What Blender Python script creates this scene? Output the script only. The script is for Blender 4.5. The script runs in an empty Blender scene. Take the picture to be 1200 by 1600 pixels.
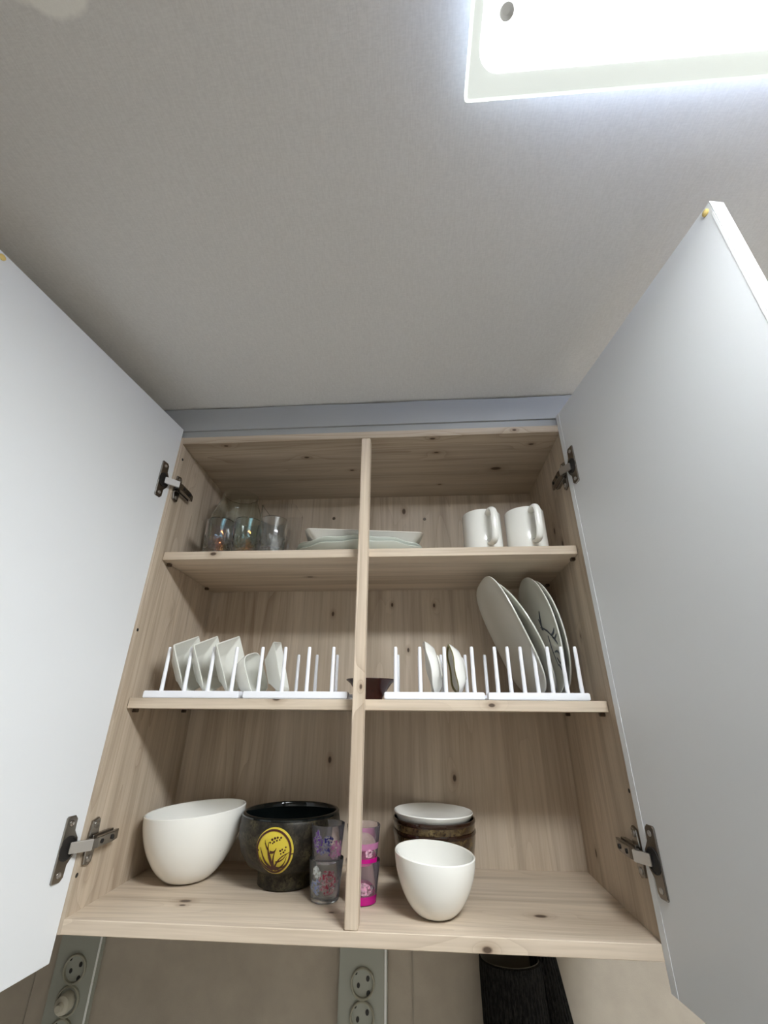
import bpy, bmesh, math, random
from mathutils import Vector, Matrix
PI = math.pi
random.seed(4)
scene = bpy.context.scene
COL = scene.collection

# ------------------------------------------------------------------ camera
CAMLOC = Vector((0.4907, -0.7259, 0.2706))
YAW, PITCH, ROLL, FPX = 0.0721, 0.4403, 0.0091, 668.97
fw = Vector((-math.sin(YAW)*math.cos(PITCH), math.cos(YAW)*math.cos(PITCH), math.sin(PITCH)))
rt = Vector((math.cos(YAW), math.sin(YAW), 0)); up = rt.cross(fw)
r2 = rt*math.cos(ROLL) + up*math.sin(ROLL); u2 = up*math.cos(ROLL) - rt*math.sin(ROLL)
cam = bpy.data.cameras.new('camera'); cam_o = bpy.data.objects.new('camera', cam); COL.objects.link(cam_o)
M = Matrix((r2, u2, -fw)).transposed().to_4x4(); M.translation = CAMLOC
cam_o.matrix_world = M
cam.sensor_fit = 'VERTICAL'; cam.sensor_height = 24.0; cam.lens = 24.0*FPX/1600.0
cam.clip_start = 0.01
scene.camera = cam_o

# ------------------------------------------------------------------ world, exposure
w = bpy.data.worlds.new('world'); scene.world = w; w.use_nodes = True
w.node_tree.nodes['Background'].inputs[0].default_value = (0.75, 0.85, 1.0, 1)
w.node_tree.nodes['Background'].inputs[1].default_value = 0.05
scene.view_settings.view_transform = 'Standard'; scene.view_settings.look = 'None'
scene.view_settings.exposure = 0.0; scene.view_settings.gamma = 1.0
scene.view_settings.use_curve_mapping = False
LAMP_E = 96.0           # emission of the lamp's diffuser
ROOM = (-1.5, 2.0, -1.95, 0.29, -1.42, 0.8755)   # x0 x1 y0 y1 z0 z1
CEIL = ROOM[5]

# ------------------------------------------------------------------ materials
def srgb(r, g, b):
    f = lambda c: ((c/255.0)/12.92 if c/255.0 <= 0.04045 else ((c/255.0+0.055)/1.055)**2.4)
    return (f(r), f(g), f(b), 1)
def mat(name, col, rough=0.5, metal=0.0, spec=0.5, trans=0.0, ior=1.5, emit=None, es=0.0, coat=0.0):
    m = bpy.data.materials.new(name); m.use_nodes = True
    b = m.node_tree.nodes['Principled BSDF']
    b.inputs['Base Color'].default_value = col; b.inputs['Roughness'].default_value = rough
    b.inputs['Metallic'].default_value = metal; b.inputs['Specular IOR Level'].default_value = spec
    b.inputs['Transmission Weight'].default_value = trans; b.inputs['IOR'].default_value = ior
    b.inputs['Coat Weight'].default_value = coat
    if emit: b.inputs['Emission Color'].default_value = emit; b.inputs['Emission Strength'].default_value = es
    return m
class NT:
    def __init__(s, m): s.t = m.node_tree; s.b = s.t.nodes['Principled BSDF']
    def n(s, ty, **kw):
        o = s.t.nodes.new(ty)
        for k, v in kw.items(): setattr(o, k, v)
        return o
    def link(s, a, b): s.t.links.new(a, b)
    def math(s, op, a, b=None, c=None, clamp=False):
        o = s.n('ShaderNodeMath', operation=op, use_clamp=clamp)
        for i, x in enumerate((a, b, c)):
            if x is None: continue
            if isinstance(x, (int, float)): o.inputs[i].default_value = x
            else: s.link(x, o.inputs[i])
        return o.outputs[0]
    def vmath(s, op, a, b):
        o = s.n('ShaderNodeVectorMath', operation=op)
        for i, x in enumerate((a, b)):
            if isinstance(x, (tuple, list)): o.inputs[i].default_value = x
            else: s.link(x, o.inputs[i])
        return o
    def noise(s, vec, scale, detail=3, rough=0.5):
        o = s.n('ShaderNodeTexNoise'); o.inputs['Scale'].default_value = scale
        o.inputs['Detail'].default_value = detail; o.inputs['Roughness'].default_value = rough
        s.link(vec, o.inputs['Vector']); return o.outputs['Fac']
    def ramp(s, fac, stops):
        o = s.n('ShaderNodeValToRGB'); e = o.color_ramp.elements
        while len(e) < len(stops): e.new(0.5)
        for k, (p, c) in enumerate(stops): e[k].position = p; e[k].color = c
        s.link(fac, o.inputs[0]); return o.outputs[0]
    def mix(s, fac, a, b, mode='MIX'):
        o = s.n('ShaderNodeMix', data_type='RGBA', blend_type=mode)
        for i, x in ((0, fac), (6, a), (7, b)):
            if isinstance(x, (int, float)): o.inputs[i].default_value = x
            elif isinstance(x, (tuple, list)): o.inputs[i].default_value = x
            else: s.link(x, o.inputs[i])
        return o.outputs[2]
    def bump(s, h, strength, dist=0.001):
        o = s.n('ShaderNodeBump'); o.inputs['Strength'].default_value = strength
        o.inputs['Distance'].default_value = dist; s.link(h, o.inputs['Height'])
        s.link(o.outputs[0], s.b.inputs['Normal'])

def wood(name, axis, knots=(), off=(0, 0, 0), tone=1.0):
    """whitewashed pine print; grain runs along axis; knots = [(x,y,z,size)]"""
    m = mat(name, (0.6, 0.5, 0.4, 1), 0.55, spec=0.3); k = NT(m)
    tc = k.n('ShaderNodeTexCoord').outputs['Object']
    p = k.vmath('ADD', tc, off).outputs[0]
    ia = 'xyz'.index(axis)
    st = [1.0, 1.0, 1.0]; st[ia] = 0.10
    # knots bend the grain around them
    kn = None
    for (x, y, z, s) in knots:
        d = k.vmath('SUBTRACT', tc, (x, y, z)).outputs[0]
        s = s*0.72; sc = [1.0/s]*3; sc[ia] = 0.55/s
        dl = k.vmath('MULTIPLY', d, tuple(sc))
        ln = k.n('ShaderNodeVectorMath', operation='LENGTH'); k.link(dl.outputs[0], ln.inputs[0])
        L = ln.outputs['Value']
        kn = L if kn is None else k.math('MINIMUM', kn, L)
    ps = k.vmath('MULTIPLY', p, tuple(st)).outputs[0]
    big = k.noise(ps, 9.0, 2, 0.5)
    if kn is not None:
        halo = k.math('EXPONENT', k.math('MULTIPLY', kn, -0.35))
        big = k.math('ADD', big, k.math('MULTIPLY', halo, 0.22))
    # contour lines of the stretched noise give cathedral grain
    ring = k.math('FRACT', k.math('MULTIPLY', big, 13.0))
    ring = k.math('POWER', ring, 5.0)
    rmask = k.noise(ps, 5.0, 1, 0.4)
    rmask = k.math('MULTIPLY', k.math('SUBTRACT', rmask, 0.38, clamp=True), 3.0, clamp=True)
    ring = k.math('MULTIPLY', ring, rmask)
    st2 = [1.0, 1.0, 1.0]; st2[ia] = 0.035
    pf = k.vmath('MULTIPLY', p, tuple(st2)).outputs[0]
    streak = k.noise(pf, 40.0, 3, 0.6)
    fine = k.noise(pf, 260.0, 2, 0.5)
    t = tone
    base = k.ramp(big, [(0.30, (0.62*t, 0.52*t, 0.415*t, 1)), (0.52, (0.57*t, 0.475*t, 0.37*t, 1)), (0.72, (0.52*t, 0.425*t, 0.325*t, 1))])
    sfac = k.ramp(streak, [(0.35, (0.66, 0.62, 0.58, 1)), (0.52, (1, 1, 1, 1)), (0.72, (1.14, 1.14, 1.13, 1))])
    c = k.mix(0.6, base, sfac, 'MULTIPLY')
    ffac = k.ramp(fine, [(0.35, (0.85, 0.83, 0.80, 1)), (0.6, (1, 1, 1, 1))])
    c = k.mix(0.6, c, ffac, 'MULTIPLY')
    c = k.mix(k.math('MULTIPLY', ring, 0.42), c, (0.25, 0.165, 0.105, 1))
    if kn is not None:
        f1 = k.math('SUBTRACT', 1.0, k.math('DIVIDE', k.math('SUBTRACT', kn, 0.75), 0.5, clamp=True), clamp=True)
        f2 = k.math('SUBTRACT', 1.0, k.math('DIVIDE', k.math('SUBTRACT', kn, 1.0), 2.2, clamp=True), clamp=True)
        c = k.mix(k.math('MULTIPLY', f2, 0.45), c, (0.25, 0.16, 0.10, 1))
        c = k.mix(k.math('MULTIPLY', f1, 0.9), c, (0.06, 0.035, 0.022, 1))
    k.link(c, k.b.inputs['Base Color'])
    k.bump(streak, 0.12, 0.0006)
    return m

def plaster(name, c1, c2, scale, bump, rough=0.8):
    m = mat(name, c1, rough, spec=0.2); k = NT(m)
    tc = k.n('ShaderNodeTexCoord').outputs['Object']
    f = k.noise(tc, scale, 4, 0.6)
    k.link(k.ramp(f, [(0.35, c1), (0.65, c2)]), k.b.inputs['Base Color'])
    k.bump(k.noise(tc, scale*40, 2, 0.6), bump, 0.0005)
    return m

def ceiling_mat():
    m = mat('ceiling_paper', (0.5, 0.5, 0.5, 1), 0.85, spec=0.15); k = NT(m)
    tc = k.n('ShaderNodeTexCoord').outputs['Object']
    # woven wallpaper: two crossed directions of fine threads
    a = k.noise(k.vmath('MULTIPLY', tc, (1, 0.16, 1)).outputs[0], 560, 2, 0.6)
    b = k.noise(k.vmath('MULTIPLY', tc, (0.3, 1, 1)).outputs[0], 560, 2, 0.6)
    h = k.math('ADD', a, b)
    base = k.ramp(k.math('MULTIPLY', h, 0.5), [(0.38, (0.67, 0.66, 0.65, 1)), (0.62, (0.73, 0.72, 0.71, 1))])
    # pale ragged-edged spot in the ceiling colour
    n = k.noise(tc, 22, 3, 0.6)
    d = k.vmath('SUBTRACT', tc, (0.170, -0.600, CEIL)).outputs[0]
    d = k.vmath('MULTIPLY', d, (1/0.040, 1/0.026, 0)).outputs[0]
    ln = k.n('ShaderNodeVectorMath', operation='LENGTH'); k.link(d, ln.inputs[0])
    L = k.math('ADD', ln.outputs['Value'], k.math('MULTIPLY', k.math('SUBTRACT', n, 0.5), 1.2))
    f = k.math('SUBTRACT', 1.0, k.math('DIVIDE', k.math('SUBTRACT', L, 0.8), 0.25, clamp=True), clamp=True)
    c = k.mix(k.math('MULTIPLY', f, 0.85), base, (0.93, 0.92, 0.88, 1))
    k.link(c, k.b.inputs['Base Color'])
    k.bump(h, 0.2, 0.0005)
    return m

m_white = mat('white_laminate', srgb(219, 220, 221), 0.38, spec=0.4)
m_edge = mat('white_edge_tape', srgb(236, 237, 236), 0.3)
m_greypanel = mat('grey_filler_panel', srgb(162, 163, 162), 0.4)
m_china = mat('white_china', srgb(238, 236, 229), 0.12, spec=0.5)
m_china_green = mat('celadon_white_china', srgb(224, 229, 220), 0.16)
m_china_shade = mat('off_white_china', srgb(228, 227, 218), 0.2)
m_plastic = mat('white_plastic', srgb(240, 240, 244), 0.35)
m_dark = mat('dark_lacquer', srgb(52, 18, 12), 0.25)
m_nickel = mat('dark_nickel', (0.30, 0.28, 0.26, 1), 0.26, metal=1.0)
m_steel = mat('bright_steel', (0.50, 0.48, 0.46, 1), 0.30, metal=1.0)
m_blackhole = mat('dark_recess', (0.012, 0.010, 0.009, 1), 0.6)
m_blackglaze = mat('black_glaze', (0.004, 0.006, 0.006, 1), 0.08)
m_yellow = mat('yellow_print', srgb(206, 184, 62), 0.35)
m_print = mat('brown_print', srgb(66, 28, 18), 0.35)
m_bumper = mat('yellow_bumper', srgb(224, 196, 120), 0.4)
m_green_edge = mat('olive_rim_glaze', srgb(120, 112, 66), 0.3)
m_ink = mat('ink_blue_print', srgb(62, 70, 84), 0.4)
m_socket = mat('grey_socket_plastic', srgb(150, 148, 132), 0.45)
m_strip = mat('grey_outlet_plate', srgb(158, 160, 150), 0.4)
m_glass = mat('clear_glass', (1, 1, 1, 1), 0.0, trans=1.0, ior=1.45)
m_glass_smoke = mat('smoky_clear_glass', (0.93, 0.90, 0.95, 1), 0.02, trans=1.0, ior=1.45)
m_thin = mat('clear_plastic', (0.96, 0.96, 0.96, 1), 0.03, trans=1.0, ior=1.35)

def iridescent(name, c1, c2, film=295.0):
    m = mat(name, c1, 0.03, trans=1.0, ior=1.5); k = NT(m)
    tc = k.n('ShaderNodeTexCoord').outputs['Object']
    lw = k.n('ShaderNodeLayerWeight'); lw.inputs[0].default_value = 0.5
    f = k.math('ADD', lw.outputs['Facing'], k.math('MULTIPLY', k.noise(tc, 30, 1), 0.4))
    k.link(k.ramp(f, [(0.1, c1), (0.55, (0.95, 0.97, 0.96, 1)), (0.95, c2)]), k.b.inputs['Base Color'])
    k.b.inputs['Thin Film Thickness'].default_value = film
    k.b.inputs['Thin Film IOR'].default_value = 1.25
    z = k.n('ShaderNodeSeparateXYZ'); k.link(tc, z.inputs[0])
    k.bump(k.math('MULTIPLY', k.noise(tc, 130, 2), k.math('LESS_THAN', z.outputs[2], 0.036)), 0.8, 0.004)
    return m
m_irid1 = iridescent('violet_lustre_glass', (0.94, 0.88, 0.97, 1), (0.84, 0.76, 0.92, 1))
m_irid2 = iridescent('green_lustre_glass', (0.90, 0.97, 0.94, 1), (0.90, 0.80, 0.92, 1))

def glaze_brown():
    m = mat('mottled_brown_glaze', srgb(60, 46, 30), 0.25, coat=0.4); k = NT(m)
    tc = k.n('ShaderNodeTexCoord').outputs['Object']
    n1 = k.noise(tc, 60, 5, 0.7); n2 = k.noise(tc, 240, 3, 0.7)
    z = k.n('ShaderNodeSeparateXYZ'); k.link(tc, z.inputs[0])
    c = k.ramp(n1, [(0.35, srgb(46, 30, 18)), (0.5, srgb(92, 76, 48)), (0.66, srgb(122, 106, 70))])
    c = k.mix(k.ramp(n2, [(0.45, (0, 0, 0, 1)), (0.62, (1, 1, 1, 1))]), c, srgb(50, 34, 22))
    k.link(c, k.b.inputs['Base Color']); k.bump(n2, 0.5, 0.0006)
    return m
m_brown = glaze_brown()
m_brownrim = mat('dark_brown_rim_glaze', srgb(44, 26, 16), 0.1)
def glaze_pot():
    m = mat('mottled_black_green_glaze', srgb(30, 28, 20), 0.45, spec=0.3); k = NT(m)
    tc = k.n('ShaderNodeTexCoord').outputs['Object']
    n1 = k.noise(tc, 45, 6, 0.75); n2 = k.noise(tc, 210, 3, 0.7)
    c = k.ramp(n1, [(0.38, srgb(22, 18, 12)), (0.55, srgb(58, 52, 38)), (0.70, srgb(92, 84, 60))])
    c = k.mix(k.ramp(n2, [(0.5, (0, 0, 0, 1)), (0.64, (1, 1, 1, 1))]), c, srgb(24, 18, 12))
    k.link(c, k.b.inputs['Base Color']); k.bump(n2, 0.5, 0.0005)
    return m
m_pot = glaze_pot()
def ribbed():
    m = mat('black_ribbed_knit', (0.006, 0.006, 0.006, 1), 0.7); k = NT(m)
    tc = k.n('ShaderNodeTexCoord').outputs['Object']
    n = k.noise(k.vmath('MULTIPLY', tc, (1, 1, 0.3)).outputs[0], 500, 2)
    k.link(k.ramp(n, [(0.4, (0.003, 0.003, 0.003, 1)), (0.75, (0.022, 0.020, 0.018, 1))]), k.b.inputs['Base Color'])
    k.bump(n, 0.6, 0.001)
    return m
m_rib = ribbed(); m_rib.node_tree.nodes['Principled BSDF'].inputs['Specular IOR Level'].default_value = 0.08
m_riblining = mat('grey_black_lining', srgb(70, 66, 56), 0.6)
m_wall = plaster('grey_beige_wall', srgb(166, 156, 143), srgb(176, 166, 152), 14, 0.3)
m_roomwall = plaster('room_wall_paper', srgb(230, 226, 218), srgb(234, 230, 222), 6, 0.2)
m_floor = wood('floor_wood', 'x', tone=0.9)
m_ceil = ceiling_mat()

# ------------------------------------------------------------------ mesh helpers
def link(o, parent=None):
    COL.objects.link(o)
    if parent: o.parent = parent
    return o
def mesh_obj(name, verts, faces, m, parent=None, smooth=False, recalc=True):
    me = bpy.data.meshes.new(name)
    me.from_pydata([tuple(v) for v in verts], [], faces)
    if recalc:
        b = bmesh.new(); b.from_mesh(me); bmesh.ops.recalc_face_normals(b, faces=b.faces); b.to_mesh(me); b.free()
    if smooth:
        me.shade_smooth(); me.set_sharp_from_angle(angle=math.radians(42))
    me.materials.append(m)
    return link(bpy.data.objects.new(name, me), parent)
def box_bm(bm, x0, x1, y0, y1, z0, z1, bev=0.0, seg=1):
    vs = [bm.verts.new(p) for p in ((x0,y0,z0),(x1,y0,z0),(x1,y1,z0),(x0,y1,z0),(x0,y0,z1),(x1,y0,z1),(x1,y1,z1),(x0,y1,z1))]
    fs = [bm.faces.new([vs[i] for i in f]) for f in ((0,3,2,1),(4,5,6,7),(0,1,5,4),(1,2,6,5),(2,3,7,6),(3,0,4,7))]
    if bev > 0:
        es = {e for f in fs for e in f.edges}
        bmesh.ops.bevel(bm, geom=list(es), offset=bev, segments=seg, affect='EDGES')
def bm_obj(name, bm, m, parent=None, smooth=False):
    me = bpy.data.meshes.new(name); bm.to_mesh(me); bm.free()
    if smooth: me.shade_smooth(); me.set_sharp_from_angle(angle=math.radians(42))
    me.materials.append(m)
    return link(bpy.data.objects.new(name, me), parent)
def box(name, b, m, parent=None, bev=0.0008, seg=1):
    bm = bmesh.new(); box_bm(bm, *b, bev=bev, seg=seg)
    return bm_obj(name, bm, m, parent)
def empty(name, loc):
    e = bpy.data.objects.new(name, None); e.location = loc; e.empty_display_size = 0.02
    return link(e)
def tag(o, label, cat, group=None):
    o['label'] = label; o['category'] = cat
    if group: o['group'] = group
    return o
def structure(o): o['kind'] = 'structure'; return o
def loft(name, rings, m, parent=None, cap0=True, cap1=True, smooth=True):
    """rings: list of equal-length vertex lists"""
    n = len(rings[0]); V = [p for r in rings for p in r]; F = []
    for i in range(len(rings)-1):
        for j in range(n):
            a, b = i*n+j, i*n+(j+1) % n
            F.append((a, b, b+n, a+n))
    if cap0: F.append(tuple(range(n))[::-1])
    if cap1: F.append(tuple(range((len(rings)-1)*n, len(rings)*n)))
    return mesh_obj(name, V, F, m, parent, smooth)
def ring_round(r, z, n=48, cx=0, cy=0, fz=None):
    return [(cx+r*math.cos(2*PI*i/n), cy+r*math.sin(2*PI*i/n), z+(fz(2*PI*i/n) if fz else 0)) for i in range(n)]
def ring_rrect(hx, hy, r, z, k=6):
    pts = []
    for (sx, sy, a0) in ((1, 1, 0), (-1, 1, 90), (-1, -1, 180), (1, -1, 270)):
        for i in range(k+1):
            a = math.radians(a0+90*i/k)
            pts.append((sx*(hx-r)+r*math.cos(a), sy*(hy-r)+r*math.sin(a), z))
    return pts
def ring_super(R, z, e, n=64):
    out = []
    for i in range(n):
        a = 2*PI*i/n; k = (abs(math.cos(a))**e+abs(math.sin(a))**e)**(-1/e)
        out.append((R*k*math.cos(a), R*k*math.sin(a), z))
    return out
def lathe(name, prof, m, parent=None, n=56, cx=0, cy=0, fz=None, smooth=True, cap=True):
    """closed shell from a profile that starts and ends near the axis"""
    return loft(name, [ring_round(r, z, n, cx, cy, (lambda t, r=r: fz(t, r)) if fz else None) for r, z in prof], m, parent, cap, cap, smooth)
def disc_xz(name, x, z, y0, y1, r, m, parent=None, n=20, sx=1.0):
    return loft(name, [[(x+sx*q*math.cos(2*PI*i/n), y, z+q*math.sin(2*PI*i/n)) for i in range(n)] for q, y in ((r, y1), (r, y0+0.0004), (r*0.9, y0))], m, parent)

# ------------------------------------------------------------------ room shell
X0, X1, Y0, Y1, Z0, Z1 = ROOM
T = 0.05
structure(box('floor', (X0-T, X1+T, Y0-T, Y1+T, Z0-T, Z0), m_floor, bev=0))
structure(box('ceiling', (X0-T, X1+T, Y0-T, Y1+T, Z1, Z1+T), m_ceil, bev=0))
wb_ = structure(box('wall_back', (X0-T, X1+T, Y1, Y1+T, Z0, Z1), m_wall, bev=0))
structure(box('wall_left', (X0-T, X0, Y0, Y1, Z0, Z1), plaster('dark_left_wall', srgb(112, 98, 84), srgb(118, 104, 90), 6, 0.2), bev=0))  # unseen wall, coloured dark to cut bounced light on the ceiling's left
structure(box('wall_right', (X1, X1+T, Y0, Y1, Z0, Z1), m_roomwall, bev=0))
structure(box('wall_front', (X0-T, X1+T, Y0-T, Y0, Z0, Z1), m_roomwall, bev=0))
# joint strips of the wall board
for (a, b) in ((0.4735, 0.4755), (-0.2105, -0.2085)):
    o = box('joint_strip', (a, b, Y1-0.0015, Y1+0.001, Z0+0.9, -0.02), mat('joint_grey', srgb(150, 142, 130), 0.6), wb_, bev=0)
# filler board between cabinet and ceiling (upper board proud, lower lath a little set back)
tr = structure(empty('trim_1', (0.4, 0, 0.80)))
def trim_board(name, y0, z0, z1, wav):
    n = 24; V = []; F = []
    for i in range(n+1):
        x = -0.09+0.98*i/n - 0.4
        zt = z1 + (0.0011*math.sin(i*0.9)*wav) - 0.80
        for (y, z) in ((y0, z0-0.80), (y0, zt), (y0+0.018, zt), (y0+0.018, z0-0.80)): V.append((x, y, z))
    for i in range(n):
        for j in range(4): F.append((4*i+j, 4*i+(j+1) % 4, 4*i+4+(j+1) % 4, 4*i+4+j))
    F += [(0, 1, 2, 3), (4*n+3, 4*n+2, 4*n+1, 4*n)]
    return mesh_obj(name, V, F, m_greypanel, tr)
trim_board('filler_board', 0.0, 0.8155, CEIL-0.0035, 1.0)
trim_board('filler_lath', 0.0045, 0.7995, 0.8155, 0.0)

# unseen counter added under the cabinet to bounce lamp light onto the wall
ct = empty('bounce_counter', (0.4, 0.0, Z0)); tag(ct, 'unseen white counter added below the cabinet to bounce light upward', 'counter')
box('worktop', (-1.85, 1.55, -0.33, Y1-0.002, 0.82, 0.85), mat('worktop_white', srgb(226, 222, 214), 0.3), ct, 0.003)
box('body', (-1.84, 1.54, -0.30, Y1-0.002, 0.08, 0.82), m_white, ct, 0.001)
for k in range(5): box('counter_door', (-1.83+0.674*k, -1.83+0.674*k+0.668, -0.318, -0.30, 0.085, 0.812), m_white, ct, 0.001)
# ------------------------------------------------------------------ ceiling light
LX0, LX1, LY0, LY1, LZ = 0.5542, 1.36, -0.92, -0.4979, 0.850
LCX, LCY = (LX0+LX1)/2, (LY0+LY1)/2
lamp = empty('ceiling_light', (LCX, LCY, CEIL)); HX, HY = (LX1-LX0)/2, (LY1-LY0)/2
tag(lamp, 'glowing rectangular frosted glass panel light fixed flat under the ceiling', 'ceiling light')
m_panel = mat('frosted_glass_border', (0.80, 0.86, 0.83, 1), 0.35, emit=(0.86, 0.93, 0.91, 1), es=0.5)
m_glow = mat('lit_diffuser', (1, 1, 1, 1), 0.5, emit=(0.95, 1.0, 1.0, 1), es=4.5)
m_core = mat('lit_tube_core', (1, 1, 1, 1), 0.5, emit=(0.935, 0.99, 1.03, 1), es=LAMP_E)
m_side = mat('lit_housing_side', (0.8, 0.85, 1, 1), 0.5, emit=(0.60, 0.70, 1.0, 1), es=25.0)
m_pedge = mat('bright_glass_edge', (0.95, 1, 0.97, 1), 0.2, emit=(0.92, 1.0, 0.95, 1), es=0.95)
dz = LZ-CEIL
loft('glass_panel', [ring_rrect(HX-0.0025, HY-0.0025, 0.003, dz, 3), ring_rrect(HX-0.0025, HY-0.0025, 0.003, dz+0.004, 3)], m_panel, lamp)
fr = [ring_rrect(HX-0.0025, HY-0.0025, 0.003, dz-0.0004, 3), ring_rrect(HX, HY, 0.004, dz-0.0004, 3), ring_rrect(HX, HY, 0.004, dz+0.0046, 3), ring_rrect(HX-0.0025, HY-0.0025, 0.003, dz+0.0046, 3)]
n_ = len(fr[0]); loft('glass_edge', fr+[fr[0]], m_pedge, lamp, False, False, False)
loft('diffuser', [ring_rrect(HX-0.012, HY-0.022, 0.02, dz-0.0008, 8), ring_rrect(HX-0.011, HY-0.021, 0.02, dz, 8)], m_glow, lamp)
tg = loft('tube_glow', [ring_rrect(HX-0.10, 0.075, 0.03, dz-0.0011, 8), ring_rrect(HX-0.10, 0.075, 0.03, dz-0.0006, 8)], m_core, lamp); tg.location.x = 0.03
loft('housing', [ring_rrect(HX-0.062, HY-0.072, 0.01, dz+0.004, 3), ring_rrect(HX-0.062, HY-0.072, 0.01, -0.0002, 3)], m_side, lamp)
for sx in (-1, 1):
    sc = lathe('screw_cap', [(0.0, -0.0008), (0.0032, -0.0008), (0.0050, -0.0035), (0.0062, -0.0045), (0.0068, -0.003), (0.0062, 0.0), (0.0, 0.0)][::-1],
               mat('screw_cap_grey', (0.9, 0.93, 0.95, 1), 0.3), lamp, 24)
    sc.location = (0.586-LCX if sx < 0 else -(0.586-LCX), -0.562-LCY, dz-0.0012); sc['label'] = 'small chrome screw cap'

# ------------------------------------------------------------------ cabinet
W, H, D, t = 0.8, 0.7984, 0.2673, 0.0162
z1, z2, sb = 0.5505, 0.2915, 0.0264
XL0, XL1, XR0, XR1 = 0.0105, 0.0035, 0.7882, W-0.0085     # inner faces: front / back
cab = empty('wall_cabinet', (0, 0, 0))
tag(cab, 'open two-door wall cabinet with whitewashed pine interior and white doors', 'cabinet')
mw_side_l = wood('pine_side_left', 'z', [(0.016, 0.10, 0.452, 0.0055), (0.016, 0.026, 0.058, 0.0055), (0.016, 0.074, 0.748, 0.004), (0.016, 0.10, 0.20, 0.004)], (0.3, 0.7, 0.2))
mw_side_r = wood('pine_side_right', 'z', [(0.790, 0.203, 0.059, 0.0045), (0.788, 0.131, 0.622, 0.006), (0.788, 0.096, 0.58, 0.0055), (0.787, 0.09, 0.40, 0.004)], (2.3, 1.7, 0.6))
mw_top = wood('pine_top', 'x', [(0.261, 0.066, 0.782, 0.004), (0.354, 0.126, 0.782, 0.0035), (0.546, 0.062, 0.782, 0.004), (0.685, 0.136, 0.782, 0.0085), (0.56, 0.205, 0.782, 0.003), (0.742, 0.041, 0.782, 0.004), (0.10, 0.012, 0.782, 0.0035), (0.536, 0.010, 0.782, 0.004), (0.70, 0.0, 0.79, 0.003)], (5.1, 0.2, 0.9), 0.92)
mw_bot = wood('pine_bottom', 'x', [(0.142, 0.075, 0.016, 0.0065), (0.145, 0.060, 0.016, 0.0035), (0.658, 0.070, 0.016, 0.0065), (0.573, 0.0, 0.004, 0.0045), (0.365, 0.055, 0.016, 0.003)], (1.3, 2.2, 0.1), 1.12)
mw_sh1 = wood('pine_shelf_upper', 'x', [(0.109, 0.026, 0.545, 0.0045), (0.27, 0.15, 0.534, 0.005)], (3.3, 1.2, 0.5), 1.12)
mw_sh2 = wood('pine_shelf_lower', 'x', [(0.61, 0.026, 0.284, 0.0038), (0.262, 0.026, 0.292, 0.005)], (7.3, 4.2, 1.5), 1.12)
mw_back = wood('pine_back', 'z', [(0.44, 0.267, 0.50, 0.0035), (0.537, 0.267, 0.498, 0.0035), (0.476, 0.267, 0.399, 0.0035), (0.302, 0.267, 0.48, 0.004), (0.563, 0.267, 0.157, 0.0045), (0.313, 0.267, 0.185, 0.0045), (0.47, 0.267, 0.74, 0.006)], (4.4, 3.1, 2.0))
mw_div = wood('pine_divider', 'z', [(0.404, 0.0, 0.309, 0.0028)], (6.4, 5.1, 3.0), 1.2)

def side(name, xo, xi0, xi1, m):
    V = [(xo, 0, 0), (xi0, 0, 0), (xi1, D, 0), (xi1, Y1, 0), (xo, Y1, 0)]; V += [(a, b, H) for a, b, _ in V]
    F = [(4, 3, 2, 1, 0), (5, 6, 7, 8, 9)] + [(i, (i+1) % 5, (i+1) % 5+5, i+5) for i in range(5)]
    return mesh_obj(name, V, F, m, cab)
side('side_panel', -0.0002, XL0, XL1, mw_side_l)
side('side_panel', W+0.0002, XR0, XR1, mw_side_r)
def board(name, y0, y1, za, zb, m, gap=0.0):
    """board that fits between the two side panels"""
    f = lambda y, a, b: a+(b-a)*min(y, D)/D
    V = []
    bev = 0.0008
    for z, e in ((za, bev), (za+bev, 0), (zb-bev, 0), (zb, bev)):
        V += [(f(y0, XL0, XL1)+gap, y0+e, z), (f(y0, XR0, XR1)-gap, y0+e, z), (f(y1, XR0, XR1)-gap, y1, z), (f(y1, XL0, XL1)+gap, y1, z)]
    F = [(3, 2, 1, 0), (12, 13, 14, 15)]
    for k in range(3):
        for i in range(4): F.append((4*k+i, 4*k+(i+1) % 4, 4*k+4+(i+1) % 4, 4*k+4+i))
    return mesh_obj(name, V, F, m, cab)
board('top_panel', 0, D, H-t, H, mw_top)
board('bottom_panel', 0, D, 0, t, mw_bot)
board('shelf', sb, D-0.001, z1-t, z1, mw_sh1, 0.0012)
board('shelf', sb, D-0.001, z2-t, z2, mw_sh2, 0.0012)
box('back_panel', (XL1-0.004, XR1+0.004, D, D+0.009, 0.0, H), mw_back, cab, bev=0)
box('divider', (0.3912, 0.4092, 0.0, sb-0.0015, t, H-t), mw_div, cab, bev=0.0012, seg=2)
# shelf pins
m_pin = mat('brown_plastic_pin', srgb(74, 56, 40), 0.4)
for x, s in ((0, 1), (1, -1)):
    for zt_ in (z1-t, z2-t):
        for y in (0.048, 0.225):
            xi = (XL0+(XL1-XL0)*y/D) if x == 0 else (XR0+(XR1-XR0)*y/D)
            a, b = sorted((xi, xi+s*0.008))
            bm = bmesh.new(); box_bm(bm, a, b, y-0.004, y+0.004, zt_-0.006, zt_-0.0002, 0.001)
            bm_obj('shelf_pin', bm, m_pin, cab)
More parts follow.
